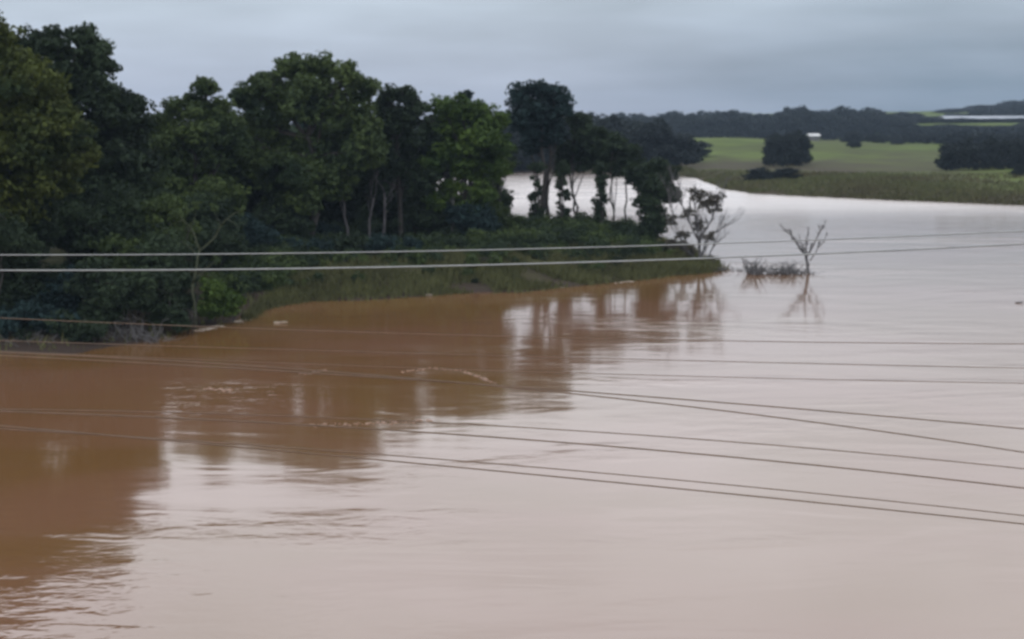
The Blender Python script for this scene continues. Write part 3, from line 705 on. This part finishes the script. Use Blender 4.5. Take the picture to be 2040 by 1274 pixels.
# ------------------------------------------------------------------ far buildings
def house(name, label, px, D, w, d, h, rz, wallm, roofm, cat, zoff=0, ridge=.9, nwin=2):
    p = at(px, 300, D); z = sample(TF, p.x, D) + zoff
    o = empty(name, (p.x, D, z)); o.rotation_euler = (0, 0, rz); tag(o, label, cat)
    mb = MB(); mb.box((0, 0, h / 2 - .3), (w, d, h + .6))
    mb.v += [Vector((-w / 2, -d / 2, h + .0)), Vector((-w / 2, d / 2, h)), Vector((-w / 2, 0, h + ridge)), Vector((w / 2, -d / 2, h)), Vector((w / 2, d / 2, h)), Vector((w / 2, 0, h + ridge))]
    n_ = len(mb.v) - 6; mb.f += [(n_, n_ + 2, n_ + 1), (n_ + 3, n_ + 4, n_ + 5)]
    mb.build('wall', M[wallm], o, False)
    rf = MB(); e = .4
    for s_ in (-1, 1):
        v = [Vector((-w / 2 - e, s_ * (d / 2 + e), h - .15 + .05)), Vector((w / 2 + e, s_ * (d / 2 + e), h - .1)), Vector((w / 2 + e, 0, h + ridge + .08)), Vector((-w / 2 - e, 0, h + ridge + .08))]
        rf.add((v + [q_ + Vector((0, 0, .12)) for q_ in v], [(0, 1, 2, 3), (7, 6, 5, 4), (0, 4, 5, 1), (1, 5, 6, 2), (2, 6, 7, 3), (3, 7, 4, 0)]))
    rf.build('roof', M[roofm], o, False)
    for i in range(nwin):
        wn = MB(); x = -w / 2 + (i + .5) * w / nwin
        wn.box((x, -d / 2 - .02, h * .5), (min(1.2, w / nwin * .5), .06, h * .4)); wn.build('window', M['wall'], o, False)
house('small_house', 'small white house peeking out right of the square grove', 1619, 470, 3.2, 3.4, 1.3, .1, 'wall', 'white', 'house', zoff=.4, nwin=2, ridge=.6)
house('long_shed', 'long low shed with pale roof before the hill at the right horizon', 1990, 670, 56, 12, 1.5, .02, 'wall', 'tin', 'shed', zoff=.1, ridge=1.0, nwin=8)

# ------------------------------------------------------------------ foam and floating bits
def foamline(name, label, pts, wd, seed, m='foam', sz=1, gap=0):
    r_ = random.Random(seed); mb = MB()
    P = [on(*p, .012) for p in pts]
    for a_, b_ in zip(P[:-1], P[1:]):
        n_ = max(2, int((b_ - a_).length / (.22 if sz > .9 else .07)))
        for i in range(n_):
            c = a_.lerp(b_, i / n_) + Vector((r_.uniform(-.1, .1), r_.uniform(-.5, .5) * wd, 0)); rr = r_.uniform(.08, .24) * (.6 + wd) * sz
            if mnoise.noise(Vector((c.x * .6, c.y * .6, seed))) < gap: continue
            v = [c + Vector((0, 0, .02))]; 
            for j in range(7):
                t = 6.283 * j / 7; v.append(c + Vector((math.cos(t) * rr * r_.uniform(1, 1.9), math.sin(t) * rr * r_.uniform(.6, 1), r_.uniform(-.02, .01))))
            mb.add((v, [(0, 1 + j, 1 + (j + 1) % 7) for j in range(7)]))
    o = mb.build(name, M[m]); return tag(o, label, 'foam', 'foam on the water', 'stuff')
foamline('foam', 'white foam line at the corner of the bank', [(398, 660), (430, 652), (470, 642), (500, 634)], .6, 1)
foamline('foam', 'thin foam line along the outer edge of the spit', [(1078, 574), (1105, 573), (1120, 572), (1150, 570), (1200, 566), (1280, 559)], .35, 2)
foamline('foam', 'short foam streak on brown water in mid river', [(590, 748), (625, 742), (652, 738)], .5, 3, 'silt_foam', .4, -.2)
foamline('foam', 'short foam streak near the reflected gap in the trees', [(415, 772), (440, 776), (462, 780)], .6, 4, 'silt_foam', .4, -.2)
foamline('foam', 'long curved foam seam where brown and pale water meet', [(800, 742), (860, 733), (915, 738), (960, 752), (985, 765)], .3, 5, 'silt_foam', .3, -.7)
foamline('foam', 'broken foam seam across the reflected treetops', [(620, 848), (700, 845), (790, 842), (870, 838)], .4, 6, 'silt_foam', .28, -.3)
def chip(label, px, py, w, h, seed, m='debris'):
    r_ = random.Random(seed); c = on(px, py); o = empty('floating_log', c); tag(o, label, 'log', 'floating debris'); mb = MB()
    limb(mb, Vector((-w / 2, 0, .02)), Vector((w / 2, r_.uniform(-.2, .2), .06)), h, h * .6, r_, .05, 5, 7)
    limb(mb, Vector((w * .1, 0, .05)), Vector((w * .3, .1, .05 + h * 1.1)), h * .3, h * .15, r_, .05, 3, 5)
    mb.build('log', M[m], o)
chip('pale piece of wood floating right of the corner foam line', 560, 644, .7, .045, 1, 'foam')
chip('pale log lying at the shallow edge below the domed tree', 783, 585, .8, .06, 2, 'foam')
chip('pale stick lying in shallows below the light green tree', 850, 590, .7, .06, 3)
chip('small dark log adrift at the far right of the river', 2030, 604, .4, .045, 4, 'wet_bark')

# ------------------------------------------------------------------ overhead cables
wires = [
 ('topmost cable crossing low before the dark trees', 26, .0115, [(0, 508), (700, 504), (1100, 495), (1340, 489), (1700, 474), (2040, 462)]),
 ('second cable from the top, brightest before the trees', 26, .016, [(0, 539), (700, 534), (1000, 527), (1380, 517), (1700, 502), (2040, 487)]),
 ('third cable from the top, along the foot of the left bushes', 25, .0075, [(0, 632), (400, 655), (800, 664), (1000, 668), (1600, 682), (2040, 686)]),
 ('fourth cable from the top, faint on the brown water', 25, .0075, [(0, 680), (400, 690), (800, 703), (1200, 715), (1600, 726), (2040, 733)]),
 ('fifth cable from the top, thin and faint over mid river', 25, .007, [(0, 700), (540, 722), (1000, 740), (1500, 753), (2040, 764)]),
 ('sixth cable from the top, upper of a pair that splits rightward', 23, .011, [(0, 712), (540, 732), (970, 764), (1240, 790), (1500, 812), (1730, 830), (2040, 850)]),
 ('seventh cable from the top, lower of a pair that splits rightward', 22.6, .011, [(0, 708), (540, 722), (970, 763), (1300, 808), (1500, 832), (1800, 872), (2040, 893)]),
 ('fourth cable from the bottom, thin', 22, .009, [(0, 815), (500, 828), (860, 843), (1050, 853), (1240, 863), (1500, 883), (2040, 935)]),
 ('third cable from the bottom, dark and well defined', 21.6, .012, [(0, 822), (500, 838), (1000, 870), (1240, 893), (1600, 930), (2040, 970)]),
 ('second cable from the bottom, close above the lowest', 21, .009, [(0, 856), (380, 876), (780, 908), (1240, 947), (1500, 972), (2040, 1027)]),
 ('lowest cable of all, close below its twin', 20.6, .011, [(0, 852), (380, 878), (800, 918), (1240, 965), (1500, 993), (2040, 1042)]),
]
for lab, D, rad, pp in wires:
    w3 = [at(x, y, D) for x, y in pp]
    c = np.polyfit([p.x for p in w3], [p.z for p in w3], 2)
    X = np.linspace(-26, 26, 105)
    pts = [Vector((float(x), D, float(np.polyval(c, x)))) for x in X]
    v, f = tube(pts, [rad] * len(pts), 8)
    o = mesh_obj('overhead_cable', v, f, M['wire' if D == 26 else 'dark_wire'], smooth=True); tag(o, lab, 'cable', 'overhead cables crossing the river view')

# ------------------------------------------------------------------ haze
HD = 0.00018
me = MB(); me.box((0, 900, 15.5), (3400, 2000, 53)); hz = me.build('haze', bpy.data.materials.new('haze'), None, False)
mh = hz.data.materials[0]; mh.use_nodes = True; mh.node_tree.nodes.remove(mh.node_tree.nodes['Principled BSDF'])
pv = mh.node_tree.nodes.new('ShaderNodeVolumePrincipled'); pv.inputs['Color'].default_value = (.62, .79, 1, 1); pv.inputs['Density'].default_value = HD
mh.node_tree.links.new(pv.outputs[0], mh.node_tree.nodes['Material Output'].inputs['Volume'])
tag(hz, 'thin damp haze over the valley', 'haze', kind='stuff')
